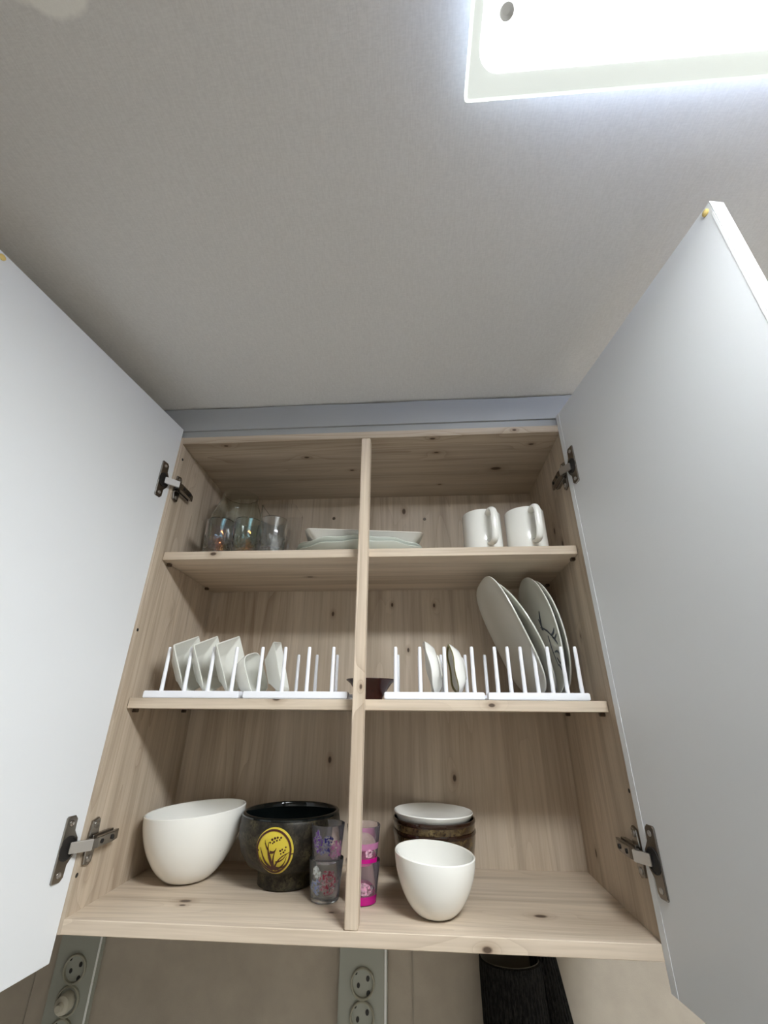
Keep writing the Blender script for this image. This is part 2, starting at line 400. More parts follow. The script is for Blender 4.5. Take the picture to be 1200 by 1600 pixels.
# screws on the back panel and screw caps of the side panels
for x, z in ((0.290, 0.724), (0.522, 0.717)):
    disc_xz('screw_head', x, z, D-0.0015, D+0.001, 0.0040, m_nickel, cab)
for x, y, z, s in ((XL0, 0.013, 0.752, 1), (XL0, 0.0035, 0.399, 1), (XL0, 0.0035, 0.062, 1), (XR0, 0.011, 0.175, -1)):
    n = 14
    loft('screw_cap', [[(x+dx*s, y+r*math.cos(2*PI*i/n), z+r*math.sin(2*PI*i/n)) for i in range(n)] for r, dx in ((0.0028, -0.001), (0.0028, 0.0003), (0.002, 0.0005))], m_blackhole, cab)

# doors: built in a local frame (u along the width from the hinge, v = thickness away from the room side, z)
DZ0, DZ1, DT = -0.0285, 0.8190, 0.018
def door(hx, ex, ey, s):
    L = math.hypot(ex-hx, ey); ang = math.atan2(ey, ex-hx)
    d = box('door', (0, L, 0, DT) + (DZ0, DZ1) if s > 0 else (0, L, -DT, 0, DZ0, DZ1), m_white, cab, bev=0.0009, seg=2)
    d.location = (hx, 0, 0); d.rotation_euler = (0, 0, ang)
    q = -s                                # side on which the inner face looks
    def slab(name, u0, u1, za, zb, h, m, bev=0.0002):
        a, b = sorted((0.0, q*h)); return box(name, (u0, u1, a, b, za, zb), m, d, bev=bev)
    if s > 0: slab('edge_band', 0.0004, 0.0125, DZ0+0.001, DZ1-0.001, 0.0007, m_white)
    slab('edge_band', L-0.0035, L-0.0004, DZ0+0.001, DZ1-0.018, 0.0005, m_edge)
    n = 20
    box('edge_band', (L-0.0001, L+0.0006, -DT if s < 0 else 0.0, 0.0 if s < 0 else DT, DZ0, DZ1), m_edge, d, bev=0.0002)
    b_ = loft('bumper', [[(L-0.008+r*math.cos(2*PI*i/n), q*h, DZ1-0.0085+r*math.sin(2*PI*i/n)) for i in range(n)] for r, h in ((0.0042, 0), (0.0042, 0.0014), (0.0030, 0.0024))], m_bumper, d)
    b_['label'] = 'round pale yellow bumper'
    return d
dl = door(0.0058, -0.042, -0.402, -1)
dr = door(0.7862, 0.847, -0.401, 1)

# hinges: cup plate with two ears and wing on the door, bright arm, arm channel and wings on the side panel
def hinge(hx, ang, s, zc, xi):
    e = empty('hinge', (hx, 0, zc)); e.parent = cab; e['label'] = 'dark nickel cup hinge'
    ca, sa = math.cos(ang), math.sin(ang)
    nx, ny = (sa*s, -ca*s)               # inner face normal of the door
    def P(u, h, z): return (u*ca+h*nx, u*sa+h*ny, z)
    # cup flange outline (u, z): ears above and below, round bulge toward the hinge edge
    out = [(0.036, -0.036), (0.036, 0.036), (0.034, 0.038), (0.022, 0.038), (0.018, 0.034), (0.0175, 0.020)]
    for k in range(9):
        a = math.radians(62+k*(236/8.0)); out.append((0.0225+0.0165*math.cos(a)*0.95, 0.0165*math.sin(a)*1.15))
    out += [(0.0175, -0.020), (0.018, -0.034), (0.022, -0.038), (0.034, -0.038)]
    out = [p for k, p in enumerate(out) if not (6 <= k <= 14 and p[0] > 0.0185)]
    cu = sum(p[0] for p in out)/len(out)
    rings = [[P(u, 0.0002, z) for u, z in out], [P(u, 0.0016, z) for u, z in out], [P(cu+(u-cu)*0.93, 0.0024, z*0.975) for u, z in out]]
    loft('cup_plate', rings, m_nickel, e, smooth=False)
    n = 22
    loft('cup', [[P(0.0235+r*math.cos(2*PI*i/n), h, r*1.15*math.sin(2*PI*i/n)) for i in range(n)] for r, h in ((0.0125, 0.0022), (0.0125, 0.0034), (0.0112, 0.0036), (0.0108, 0.0026))], m_blackhole, e)
    for z in (-0.029, 0.029):
        loft('screw', [[P(0.0265+r*math.cos(2*PI*i/14), h, z+r*math.sin(2*PI*i/14)) for i in range(14)] for r, h in ((0.0034, 0.002), (0.0034, 0.0032), (0.0022, 0.0036), (0.001, 0.0027))], m_steel, e)
    # side panel mount, local x from panel face toward the middle (s2)
    s2 = -s; px = xi-hx
    def Q(d_, y, z): return (px+s2*d_, y, z)
    def prism(name, pts, z0_, z1_, m, bev=0.0006):
        b = bmesh.new()
        lo = [b.verts.new(Q(a, y, z0_)) for a, y in pts]; hi = [b.verts.new(Q(a, y, z1_)) for a, y in pts]
        b.faces.new(lo); b.faces.new(hi[::-1]); k = len(pts)
        for i in range(k): b.faces.new((lo[i], hi[i], hi[(i+1) % k], lo[(i+1) % k]))
        bmesh.ops.recalc_face_normals(b, faces=b.faces)
        bmesh.ops.bevel(b, geom=list(b.edges), offset=bev, segments=1, affect='EDGES')
        return bm_obj(name, b, m, e)
    prism('arm_channel', [(0.006, 0.000), (0.015, -0.001), (0.0165, 0.010), (0.0155, 0.046), (0.0115, 0.063), (0.0075, 0.060), (0.008, 0.050), (0.0055, 0.046)], -0.0065, 0.0065, m_nickel)
    prism('arm_base', [(0.0002, 0.010), (0.007, 0.010), (0.007, 0.056), (0.0002, 0.053)], -0.0085, 0.0085, m_nickel)
    # wings of the mounting plate
    wz = [(0.004, -0.026), (0.016, -0.029), (0.0205, -0.026), (0.0225, -0.010), (0.0225, 0.010), (0.0205, 0.026), (0.016, 0.029), (0.004, 0.026), (0.002, 0.010), (0.002, -0.010)]
    loft('mounting_plate', [[Q(0.0002, y+0.003, z) for y, z in wz], [Q(0.0028, y+0.003, z) for y, z in wz], [Q(0.0036, 0.0153+(y-0.0123)*0.9, z*0.96) for y, z in wz]], m_nickel, e, smooth=False)
    for z in (-0.0205, 0.0205):
        loft('screw', [[Q(h, 0.0155+r*math.cos(2*PI*i/14), z+r*math.sin(2*PI*i/14)) for i in range(14)] for r, h in ((0.0042, 0.003), (0.0042, 0.0045), (0.0028, 0.0052), (0.001, 0.0042))], m_steel, e)
    for y in (0.018, 0.042):
        loft('screw', [[Q(0.0163+h, y+r*math.cos(2*PI*i/12), r*math.sin(2*PI*i/12)) for i in range(12)] for r, h in ((0.003, -0.0025), (0.003, 0.0008), (0.0014, 0.0002))], m_blackhole, e)
    # bright link arm from the cup to the channel
    A = Vector(P(0.022, 0.004, 0)); B = Vector(Q(0.0155, -0.0015, 0)); B2 = Vector(Q(0.0105, 0.006, 0))
    dirv = (B-A).normalized(); nn = Vector((-dirv.y, dirv.x, 0))*0.0024
    if nn.y > 0: nn = -nn
    b = bmesh.new(); top = [A+nn, B+nn*0.9, B2, B-nn, A-nn]
    lo = [b.verts.new((p.x, p.y, -0.0068)) for p in top]; hi = [b.verts.new((p.x, p.y, 0.0068)) for p in top]
    b.faces.new(lo); b.faces.new(hi[::-1])
    for i in range(5): b.faces.new((lo[i], hi[i], hi[(i+1) % 5], lo[(i+1) % 5]))
    bmesh.ops.recalc_face_normals(b, faces=b.faces)
    bmesh.ops.bevel(b, geom=list(b.edges), offset=0.0007, segments=2, affect='EDGES')
    o = bm_obj('link_arm', b, m_steel, e); o['label'] = 'bright steel link arm'
for zc in (0.683, 0.0985):
    hinge(0.0058, math.atan2(-0.402, -0.0478), -1, zc, XL0)
    hinge(0.7862, math.atan2(-0.401, 0.0608), 1, zc+0.006, XR0)

# ------------------------------------------------------------------ things in the cabinet
def posed(o, loc, normal, roll=0.0, upv=(0, 0, 1)):
    """orient a mesh whose opening looks along local +Z so that it looks along normal"""
    n = Vector(normal).normalized(); u = Vector(upv); u = (u-n*u.dot(n)).normalized(); s = u.cross(n)
    Mx = Matrix((s, u, n)).transposed() @ Matrix.Rotation(roll, 3, 'Z')
    Mw = Mx.to_4x4(); Mw.translation = loc; o.matrix_world = Mw
    return o
def drop(o, z):
    """rest a posed mesh on height z"""
    mz = min((o.matrix_world @ v.co).z for v in o.data.vertices)
    o.matrix_world = Matrix.Translation((0, 0, z-mz)) @ o.matrix_world
    return o

# plate racks
def rack(x0, x1, posts, backposts, label):
    r = empty('plate_rack', (x0, 0.025, z2)); tag(r, label, 'plate rack', 'white plate racks on the middle shelf')
    bm = bmesh.new(); w_ = x1-x0
    box_bm(bm, 0, w_, 0, 0.022, 0.0, 0.0112, 0.0012, 2); 
    bm_obj('front_rail', bm, m_plastic, r)
    box('back_rail', (0, w_, 0.108, 0.130, 0, 0.0112), m_plastic, r, 0.0012, 2)
    box('tray_floor', (0.001, w_-0.001, 0.0215, 0.1085, 0.0, 0.004), m_plastic, r, 0.0005)
    for px_, (y, lst) in ((0, (0.011, posts)), (1, (0.119, backposts))):
        for x in lst:
            lathe('post', [(0.0, 0.0102), (0.0034, 0.0102), (0.0030, 0.080), (0.0024, 0.0828), (0.0, 0.0832)], m_plastic, r, 12, x-x0, y)
    return r
rack(0.0330, 0.1975, [0.058, 0.098, 0.139, 0.180], [0.058, 0.098, 0.139, 0.180], 'short white plastic plate rack at left holding three square dishes')
rack(0.2045, 0.3790, [0.226, 0.2665, 0.3085, 0.3510], [0.226, 0.2625, 0.2990, 0.3390], 'half empty white plastic plate rack left of the wooden divider')
rack(0.4395, 0.6005, [0.4575, 0.4985, 0.5400, 0.5860], [0.4575, 0.4985, 0.5400, 0.5860], 'white plastic plate rack holding two small dishes, right of the divider')
rack(0.6066, 0.7638, [0.6240, 0.6450, 0.6665, 0.6880, 0.7110, 0.7335, 0.7560], [0.6230, 0.6665, 0.7110, 0.7520], 'close-pegged white plastic plate rack at right holding large plates')

def square_dish(name, R, depth, base, m, th=0.0022, rr=0.006):
    """flared square dish, opening along local +Z, rim at z=0"""
    rings = [ring_rrect(base*0.5, base*0.5, 0.003, -depth, 4), ring_rrect(base, base, rr*0.6, -depth, 4), ring_rrect(base+0.002, base+0.002, rr*0.6, -depth+0.003, 4),
             ring_rrect(R-0.001, R-0.001, rr*0.5, -0.002, 4), ring_rrect(R, R, rr*0.5, 0, 4), ring_rrect(R-th, R-th, rr*0.5, 0.0004, 4),
             ring_rrect(base+0.001, base+0.001, rr*0.5, -depth+0.006, 4), ring_rrect(base-0.003, base-0.003, rr*0.5, -depth+0.0035, 4), ring_rrect(0.003, 0.003, 0.001, -depth+0.0032, 4)]
    return loft(name, rings, m, None, smooth=True)
TRAY = z2+0.0045
DIR = lambda tilt, yaw: (math.cos(tilt)*math.cos(yaw), math.cos(tilt)*math.sin(yaw), math.sin(tilt))
for (x, lab, yaw, roll, R) in ((0.0835, 'white square flared dish standing leftmost in the plate rack', -0.10, 0.34, 0.0445),
                             (0.1205, 'middle of three square white dishes standing in the left rack', -0.12, 0.34, 0.0445),
                             (0.1625, 'square white dish standing just left of the small rounded bowl', -0.14, 0.32, 0.0450),
                             (0.2510, 'lone square white dish upright in the second rack, right of the rounded bowl', 0.12, 0.14, 0.0450)):
    o = square_dish('square_dish', R, 0.024, 0.021, m_china_shade)
    posed(o, (x, 0.076, 0.35), DIR(0.26, yaw), roll); drop(o, TRAY)
    tag(o, lab, 'dish', 'square white dishes standing in the racks')
# small rounded bowl
rings = [ring_super(0.010, -0.030, 3, 40), ring_super(0.018, -0.030, 3, 40), ring_super(0.028, -0.022, 3.4, 40), ring_super(0.034, -0.008, 4, 40), ring_super(0.036, 0, 4, 40),
         ring_super(0.0342, 0.0003, 4, 40), ring_super(0.032, -0.008, 4, 40), ring_super(0.026, -0.020, 3.4, 40), ring_super(0.010, -0.0265, 3, 40)]
o = loft('small_bowl', rings, m_china_shade); posed(o, (0.209, 0.066, 0.35), DIR(0.30, -0.15), 0.25); drop(o, TRAY)
tag(o, 'small rounded white bowl tipped on edge between the two left plate racks', 'bowl')

# two little wavy dishes, opening to the left
def wavy_dish(name, m):
    def rg(r, z, a=1.0): return [(r*(1+0.03*a*math.sin(7*q)+0.015*a*math.sin(3*q+1))*math.cos(q)*0.9, r*(1+0.03*a*math.sin(7*q)+0.015*a*math.sin(3*q+1))*math.sin(q), z+0.0012*a*math.sin(5*q)) for q in [2*PI*i/56 for i in range(56)]]
    rings = [rg(0.008, -0.0205, 0), rg(0.020, -0.0205, 0), rg(0.021, -0.018, 0), rg(0.034, -0.015, .5), rg(0.044, -0.005), rg(0.0475, 0.0), rg(0.0460, 0.0012), rg(0.042, -0.003), rg(0.032, -0.012, .5), rg(0.008, -0.016, 0)]
    return loft(name, rings, m)
o = wavy_dish('side_dish', m_china); posed(o, (0.5145, 0.080, 0.35), (-math.cos(0.17), -0.03, -math.sin(0.17)), 0.3); drop(o, TRAY)
tag(o, 'small wavy-edged white dish on edge, nearer the divider', 'dish')
o = wavy_dish('side_dish', m_china); posed(o, (0.5560, 0.080, 0.35), (-math.cos(0.12), -0.03, -math.sin(0.12)), 0.9); drop(o, TRAY)
tag(o, 'small wavy-edged white dish with olive-green rim, on edge in the third rack', 'dish')
rim = loft('rim_line', [[(v[0]*f, v[1]*f, v[2]+h) for v in [((0.0467*(1+0.03*math.sin(7*q)+0.015*math.sin(3*q+1)))*math.cos(q)*0.9, (0.0467*(1+0.03*math.sin(7*q)+0.015*math.sin(3*q+1)))*math.sin(q), 0.0012*math.sin(5*q)) for q in [2*PI*i/56 for i in range(56)]]] for f, h in ((0.93, -0.0014), (0.965, 0.0016), (1.0, 0.0016), (1.018, 0.0), (1.0, -0.0008))], m_green_edge, o, False, False)
rim['label'] = 'olive-green glazed rim'

# large plates in the right rack
def plate(name, R, depth, e, m, th=0.0030):
    rings = [ring_super(R*0.3, -depth, 2), ring_super(R*0.55, -depth, 2+(e-2)*.3), ring_super(R*0.575, -depth+0.002, 2+(e-2)*.3), ring_super(R*0.70, -depth*0.72, 2+(e-2)*.6), ring_super(R*0.97, -0.0032, e), ring_super(R, -0.0012, e), ring_super(R, 0.0002, e),
             ring_super(R-0.0022, 0.0008, e), ring_super(R*0.88, -depth*0.30, e), ring_super(R*0.68, -depth*0.62+0.001, 2+(e-2)*.6), ring_super(R*0.50, -depth*0.72+0.001, 2), ring_super(R*0.1, -depth*0.74+0.001, 2)]
    return loft(name, rings, m)
for (cx, cy, R, lean, yaw, e, lab) in ((0.6675, 0.136, 0.1125, 0.375, 0.035, 3.3, 'large squarish off-white plate leaning left, leftmost of the big plates'),
                                 (0.6880, 0.1447, 0.1145, 0.420, 0.040, 2.0, 'large round white plate leaning close behind the squarish plate'),
                                 (0.7320, 0.1500, 0.1110, 0.150, 0.011, 2.0, 'large round plate with ink-blue bamboo sprig drawn on its face'),
                                 (0.7440, 0.1520, 0.1080, 0.145, 0.011, 2.0, 'large round white plate standing rightmost, nearest the right side panel')):
    o = plate('large_plate', R, 0.012, e, m_china_shade)
    n = (-math.cos(lean)*math.cos(yaw), -math.cos(lean)*math.sin(yaw), -math.sin(lean))
    posed(o, (cx, cy, 0.41), n); drop(o, z2+0.0118 if cx < 0.70 else z2+0.0118)
    tag(o, lab, 'plate', 'large plates standing in the right rack')
    if 'bamboo' in lab:
        # brush strokes lie on the face: tapered strips in local x (screen depth) / y (up)
        def stroke(x0_, y0_, x1_, y1_, w0, bend=0.0):
            V = []; F = []; n_s = 8
            dx, dy = x1_-x0_, y1_-y0_; L = math.hypot(dx, dy); nx, ny = -dy/L, dx/L
            for i in range(n_s+1):
                q = i/n_s; x = x0_+dx*q+nx*bend*math.sin(PI*q); y = y0_+dy*q+ny*bend*math.sin(PI*q)
                hw = w0*(0.15+math.sin(PI*min(1, q*0.9+0.08)))*0.5
                rr_ = math.hypot(x, y)/R
                dd = 0.012
                if rr_ < 0.5: zz = -dd*0.72
                elif rr_ < 0.68: zz = -dd*(0.72-0.10*(rr_-0.5)/0.18)
                elif rr_ < 0.88: zz = -dd*(0.62-0.32*(rr_-0.68)/0.2)
                else: zz = -dd*0.30*(1-(rr_-0.88)/0.12)
                zz += 0.0018
                V += [(x+nx*hw, y+ny*hw, zz), (x-nx*hw, y-ny*hw, zz), (x-nx*hw, y-ny*hw, zz-0.0008), (x+nx*hw, y+ny*hw, zz-0.0008)]
            for i in range(n_s):
                a = 4*i
                for j in range(4): F.append((a+j, a+(j+1) % 4, a+4+(j+1) % 4, a+4+j))
            b0 = mesh_obj('brush_stroke', V, F, m_ink, o); return b0
        # local +x points away from / towards the camera; choose the near side
        sgn = -1 if (o.matrix_world.to_3x3() @ Vector((1, 0, 0))).y > 0 else 1
        for st_ in ((0.000, 0.012, 0.058, -0.018, 0.0030, 0.004), (0.006, 0.006, 0.020, 0.040, 0.0050, 0.002), (0.012, 0.004, 0.002, 0.028, 0.0035, 0.0), (0.045, -0.010, 0.078, -0.002, 0.0040, -0.003),
                    (0.050, -0.014, 0.072, -0.030, 0.0040, 0.002), (0.058, -0.020, 0.082, -0.014, 0.0035, 0.0), (0.040, -0.040, 0.072, -0.048, 0.0035, 0.004), (0.044, -0.050, 0.070, -0.060, 0.0040, -0.004), (0.030, -0.008, 0.042, -0.062, 0.0016, -0.006), (0.040, -0.062, 0.062, -0.072, 0.0035, 0.003)):
            stroke(sgn*st_[0], st_[1], sgn*st_[2], st_[3], st_[4], st_[5])

# dark flared bowl behind the divider
o = lathe('flared_bowl', [(0.0, 0), (0.020, 0), (0.021, 0.003), (0.0225, 0.007), (0.030, 0.018), (0.038, 0.029), (0.0455, 0.0345), (0.0450, 0.0358), (0.037, 0.031), (0.029, 0.020), (0.018, 0.007), (0.0, 0.006)], m_dark, None, 48)
o.location = (0.4085, 0.118, z2+0.0002); tag(o, 'small dark reddish-brown flared bowl on the middle shelf behind the divider', 'bowl')

# mugs
def mug(x, y, ang, lab):
    r = empty('mug', (x, y, z1)); tag(r, lab, 'mug', 'white mugs on the upper shelf')
    R, Hh = 0.0385, 0.092
    lathe('body', [(0.0, 0.001), (0.032, 0.001), (0.034, 0), (0.0372, 0.003), (R, 0.009), (R, Hh-0.002), (R-0.0012, Hh), (R-0.0032, Hh-0.001), (R-0.0038, Hh-0.005), (R-0.0038, 0.012), (R-0.010, 0.006), (0.0, 0.005)], m_china, r, 64)
    # handle: swept rounded strap
    path = [(R-0.003, 0.080), (R+0.010, 0.0845), (R+0.022, 0.0815), (R+0.0285, 0.071), (R+0.029, 0.052), (R+0.0275, 0.033), (R+0.021, 0.020), (R+0.009, 0.0165), (R-0.003, 0.020)]
    fine = []
    for i in range(len(path)-1):
        for k in range(3):
            p0, p1, p2, p3 = path[max(i-1, 0)], path[i], path[i+1], path[min(i+2, len(path)-1)]; q = k/3
            fine.append(tuple(0.5*((2*p1[c])+(-p0[c]+p2[c])*q+(2*p0[c]-5*p1[c]+4*p2[c]-p3[c])*q*q+(-p0[c]+3*p1[c]-3*p2[c]+p3[c])*q**3) for c in (0, 1)))
    fine.append(path[-1]); rings = []
    ca, sa = math.cos(ang), math.sin(ang)
    for i, (a, z) in enumerate(fine):
        b_ = fine[min(i+1, len(fine)-1)]; c_ = fine[max(i-1, 0)]
        tx, tz = b_[0]-c_[0], b_[1]-c_[1]; l = math.hypot(tx, tz); nx, nz = -tz/l, tx/l
        ring = []
        for k in range(12):
            q = 2*PI*k/12; wv, hv = 0.0068*math.cos(q), 0.0044*math.sin(q)
            rad, zz = a+nx*hv, z+nz*hv
            ring.append((rad*ca-wv*sa, rad*sa+wv*ca, zz))
        rings.append(ring)
    loft('handle', rings, m_china, r)
mug(0.6330, 0.094, math.radians(-78), 'white mug on the upper shelf, nearer the plates, handle facing front')
mug(0.7180, 0.086, math.radians(-83), 'white mug on the upper shelf nearest the right door hinge')

# stacked oval plates and the rectangular dish on top
def oval(name, a, b, hgt, m, scal=0.0, z0=0.0):
    def rg(f, z, s=0.0): return [((a*f)*(1+s*math.cos(12*q))*math.cos(q), (b*f)*(1+s*math.cos(12*q))*math.sin(q), z+s*0.10*math.cos(12*q)) for q in [2*PI*i/96 for i in range(96)]]
    return loft(name, [rg(0.3, z0), rg(0.55, z0), rg(0.58, z0+0.003), rg(0.80, z0+hgt*0.45, scal*.4), rg(0.985, z0+hgt*0.92, scal), rg(1.0, z0+hgt, scal), rg(0.985, z0+hgt+0.0014, scal), rg(0.80, z0+hgt*0.45+0.003, scal*.4), rg(0.55, z0+0.0045), rg(0.2, z0+0.004)], m)
o = oval('oval_plate', 0.143, 0.098, 0.024, m_china_green, 0.012); o.location = (0.382, 0.140, z1); tag(o, 'pale wavy-edged oval plate, lowest of the stack on the upper shelf', 'plate', 'wavy plates stacked on the upper shelf')
o = oval('oval_plate', 0.139, 0.096, 0.026, m_china_green, 0.012, 0.0086); o.location = (0.378, 0.141, z1); o.rotation_euler.z = 0.06; tag(o, 'pale wavy-edged oval plate, second in the stack under the rectangular dish', 'plate', 'wavy plates stacked on the upper shelf')
z_ = 0.0205
rr_ = [ring_rrect(0.04, 0.03, .01, z_, 5), ring_rrect(0.084, 0.048, .012, z_, 5), ring_rrect(0.098, 0.060, .012, z_+0.008, 5), ring_rrect(0.116, 0.078, .012, z_+0.0265, 5), ring_rrect(0.1195, 0.0815, .012, z_+0.0285, 5), ring_rrect(0.1185, 0.0805, .012, z_+0.0302, 5),
       ring_rrect(0.112, 0.075, .012, z_+0.0285, 5), ring_rrect(0.095, 0.058, .012, z_+0.011, 5), ring_rrect(0.082, 0.046, .012, z_+0.0035, 5), ring_rrect(0.02, 0.02, .01, z_+0.003, 5)]
rr_ = [[(x, y, z+0.0022*abs(x/0.12)**2*(1 if i > 2 else 0)) for x, y, z in r] for i, r in enumerate(rr_)]
o = loft('rectangular_dish', rr_, m_china); o.location = (0.3845, 0.140, z1); o.rotation_euler = (0, 0, math.radians(8)); tag(o, 'white rectangular flared dish on top of the plate stack behind the divider', 'dish')

# glass tumblers on the upper shelf
def tumbler(x, y, m, lab):
    prof_o = [(0.0, 0.0), (0.0225, 0.0), (0.0245, 0.0015), (0.0256, 0.010), (0.0266, 0.034), (0.0272, 0.040), (0.0275, 0.076)]
    prof_i = [(0.0271, 0.0772), (0.0261, 0.0765), (0.0258, 0.040), (0.0240, 0.022), (0.0200, 0.014), (0.0, 0.012)]
    n = 48; rings = []
    for r, z in prof_o:
        k = 0.055*max(0, min(1, (0.040-z)/0.01)) if z > 0.001 else 0
        rings.append([(r*(1-k*abs(math.sin(5*q)))*math.cos(q), r*(1-k*abs(math.sin(5*q)))*math.sin(q), z) for q in [2*PI*i/n for i in range(n)]])
    for r, z in prof_i: rings.append(ring_round(r, z, n))
    o = loft('glass_tumbler', rings, m, None); o.location = (x, y, z1+0.0003)
    return tag(o, lab, 'glass', 'faceted tumblers on the upper shelf')
tumbler(0.0945, 0.064, m_irid1, 'violet-tinted faceted glass tumbler at the left end of the upper shelf')
tumbler(0.1515, 0.066, m_irid2, 'green and pink lustre glass tumbler between two other tumblers')
tumbler(0.2085, 0.062, iridescent('clear_faceted_glass', (0.98, 0.99, 0.98, 1), (0.94, 0.96, 0.95, 1), 0.0), 'clear faceted glass tumbler nearest the stacked plates')
# big round glass vase behind
m_vase = mat('vase_glass', (0.90, 0.93, 0.90, 1), 0.0, trans=1.0, ior=1.52)
o = lathe('glass_vase', [(0.0, 0.001), (0.028, 0.0), (0.034, 0.003), (0.046, 0.022), (0.058, 0.060), (0.0615, 0.095), (0.058, 0.130), (0.048, 0.160), (0.040, 0.178), (0.041, 0.190),
                         (0.0396, 0.1905), (0.0385, 0.178), (0.0465, 0.159), (0.0563, 0.129), (0.0597, 0.095), (0.0562, 0.061), (0.044, 0.024), (0.030, 0.008), (0.0, 0.006)], m_vase, None, 64)
o.location = (0.0800, 0.168, z1+0.0003); tag(o, 'large round-bellied clear glass vase behind the tumblers at left', 'vase')
# clear square container behind the third tumbler
rr_ = [ring_rrect(0.036, 0.036, .008, 0.0, 6), ring_rrect(0.039, 0.039, .010, 0.003, 6), ring_rrect(0.040, 0.040, .010, 0.150, 6), ring_rrect(0.0385, 0.0385, .009, 0.151, 6), ring_rrect(0.0375, 0.0375, .009, 0.006, 6), ring_rrect(0.03, 0.03, .008, 0.004, 6)]
o = loft('clear_container', rr_, m_thin); o.location = (0.1870, 0.170, z1+0.0003); tag(o, 'tall clear square container standing behind the clear tumbler', 'container')

# lower compartment -------------------------------------------------
FL = t
def slant_bowl(name, cx, cy, R, Hh, tx, ty, br, lab, ex=0.62):
    """deep white bowl with an oblique rim"""
    def prof(q): return br+(R-br)*(1-(1-q)**1.75)**ex
    n = 72; outer = []; K = 16
    def rr(q, z0_, dr):
        out = []
        for i in range(n):
            a = 2*PI*i/n; r = prof(q)-dr
            out.append((r*math.cos(a), r*math.sin(a), max(z0_, q*Hh+(tx*math.cos(a)+ty*math.sin(a))*R*q*q)))
        return out
    rings = [ring_round(br*0.5, 0.0, n), ring_round(br, 0.0, n)]
    for k in range(1, K+1): rings.append(rr((k/K)**1.25, 0.0, 0))
    top = rings[-1]
    rings.append([(x*(1-0.0014/R), y*(1-0.0014/R), z+0.0012) for x, y, z in top])
    rings.append([(x*(1-0.0030/R), y*(1-0.0030/R), z+0.0004) for x, y, z in top])
    for k in range(K-1, 3, -1): rings.append(rr((k/K)**1.25, 0.004, 0.0032))
    rings.append(ring_round(br*0.3, 0.005, n))
    o = loft(name, rings, m_china); o.location = (cx, cy, FL+0.0002); return tag(o, lab, 'bowl', 'deep white bowls on the cabinet bottom')
slant_bowl('deep_bowl', 0.0985, 0.162, 0.0835, 0.0985, 0.07, 0.02, 0.026, 'large deep white bowl with slanted rim in the lower left corner')
slant_bowl('deep_bowl', 0.5130, 0.0605, 0.0585, 0.0700, -0.06, 0.03, 0.020, 'small deep white bowl with slanted rim in front of the brown bowls')

# dark pot with yellow medallion
PX, PY = 0.2690, 0.165
potp = [(0.0, 0.001), (0.040, 0.0), (0.0465, 0.002), (0.0475, 0.018), (0.0500, 0.023), (0.0660, 0.030), (0.0780, 0.046), (0.0840, 0.064), (0.0855, 0.080), (0.0835, 0.093), (0.0820, 0.0985)]
pot = empty('earthenware_pot', (PX, PY, FL)); tag(pot, 'dark mottled earthenware bowl with round yellow orchid medallion', 'bowl')
lathe('body', potp+[(0.0812, 0.0995), (0.0770, 0.0990), (0.0765, 0.090), (0.079, 0.075), (0.074, 0.050), (0.060, 0.034), (0.03, 0.028), (0.0, 0.027)], m_pot, pot, 72)
lathe('inner_glaze', [(0.0, 0.0285), (0.03, 0.0295), (0.0590, 0.0350), (0.0730, 0.0510), (0.0780, 0.075), (0.0756, 0.090), (0.0762, 0.0995), (0.0775, 0.1012), (0.0812, 0.1012), (0.0830, 0.0996), (0.0832, 0.0975),
                      (0.0822, 0.0975), (0.0812, 0.0992), (0.0775, 0.0998), (0.0768, 0.0995), (0.0762, 0.090), (0.0788, 0.075), (0.0738, 0.0505), (0.0595, 0.0345), (0.03, 0.0285), (0.0, 0.0275)], m_blackglaze, pot, 72)['label'] = 'glossy black inner glaze and rim'
def pot_r(z):
    for (ra, za), (rb, zb) in zip(potp, potp[1:]):
        if za <= z <= zb and zb > za: return ra+(rb-ra)*(z-za)/(zb-za)
    return 0.082
A0 = math.radians(-91.5)            # medallion faces the room
def wrap(a, b, h):                  # a sideways, b along the height, h lift
    z = 0.0600+b*0.95; r = pot_r(z)+h; q = A0+a/0.083
    return (r*math.cos(q), r*math.sin(q), z)
def wrap_disc(name, cx_, cy_, rx, ry, h, m, rings=6, n=36, parent=pot):
    V = [wrap(cx_, cy_, h)]; F = []
    for k in range(1, rings+1):
        for i in range(n): V.append(wrap(cx_+rx*k/rings*math.cos(2*PI*i/n), cy_+ry*k/rings*math.sin(2*PI*i/n), h if k < rings else h-0.0004))
    for i in range(n): F.append((0, 1+i, 1+(i+1) % n))
    for k in range(rings-1):
        for i in range(n):
            a = 1+k*n; F.append((a+i, a+n+i, a+n+(i+1) % n, a+(i+1) % n))
    return V, F
def merge(lst):
    V = []; F = []
    for v, f in lst:
        o_ = len(V); V += v; F += [tuple(i+o_ for i in q) for q in f]
    return V, F
V, F = wrap_disc('', 0, 0, 0.0300, 0.0335, 0.0016, None, 8, 48)
md = mesh_obj('medallion', V, F, m_yellow, pot, True); md['label'] = 'yellow round medallion with a brown orchid drawing'
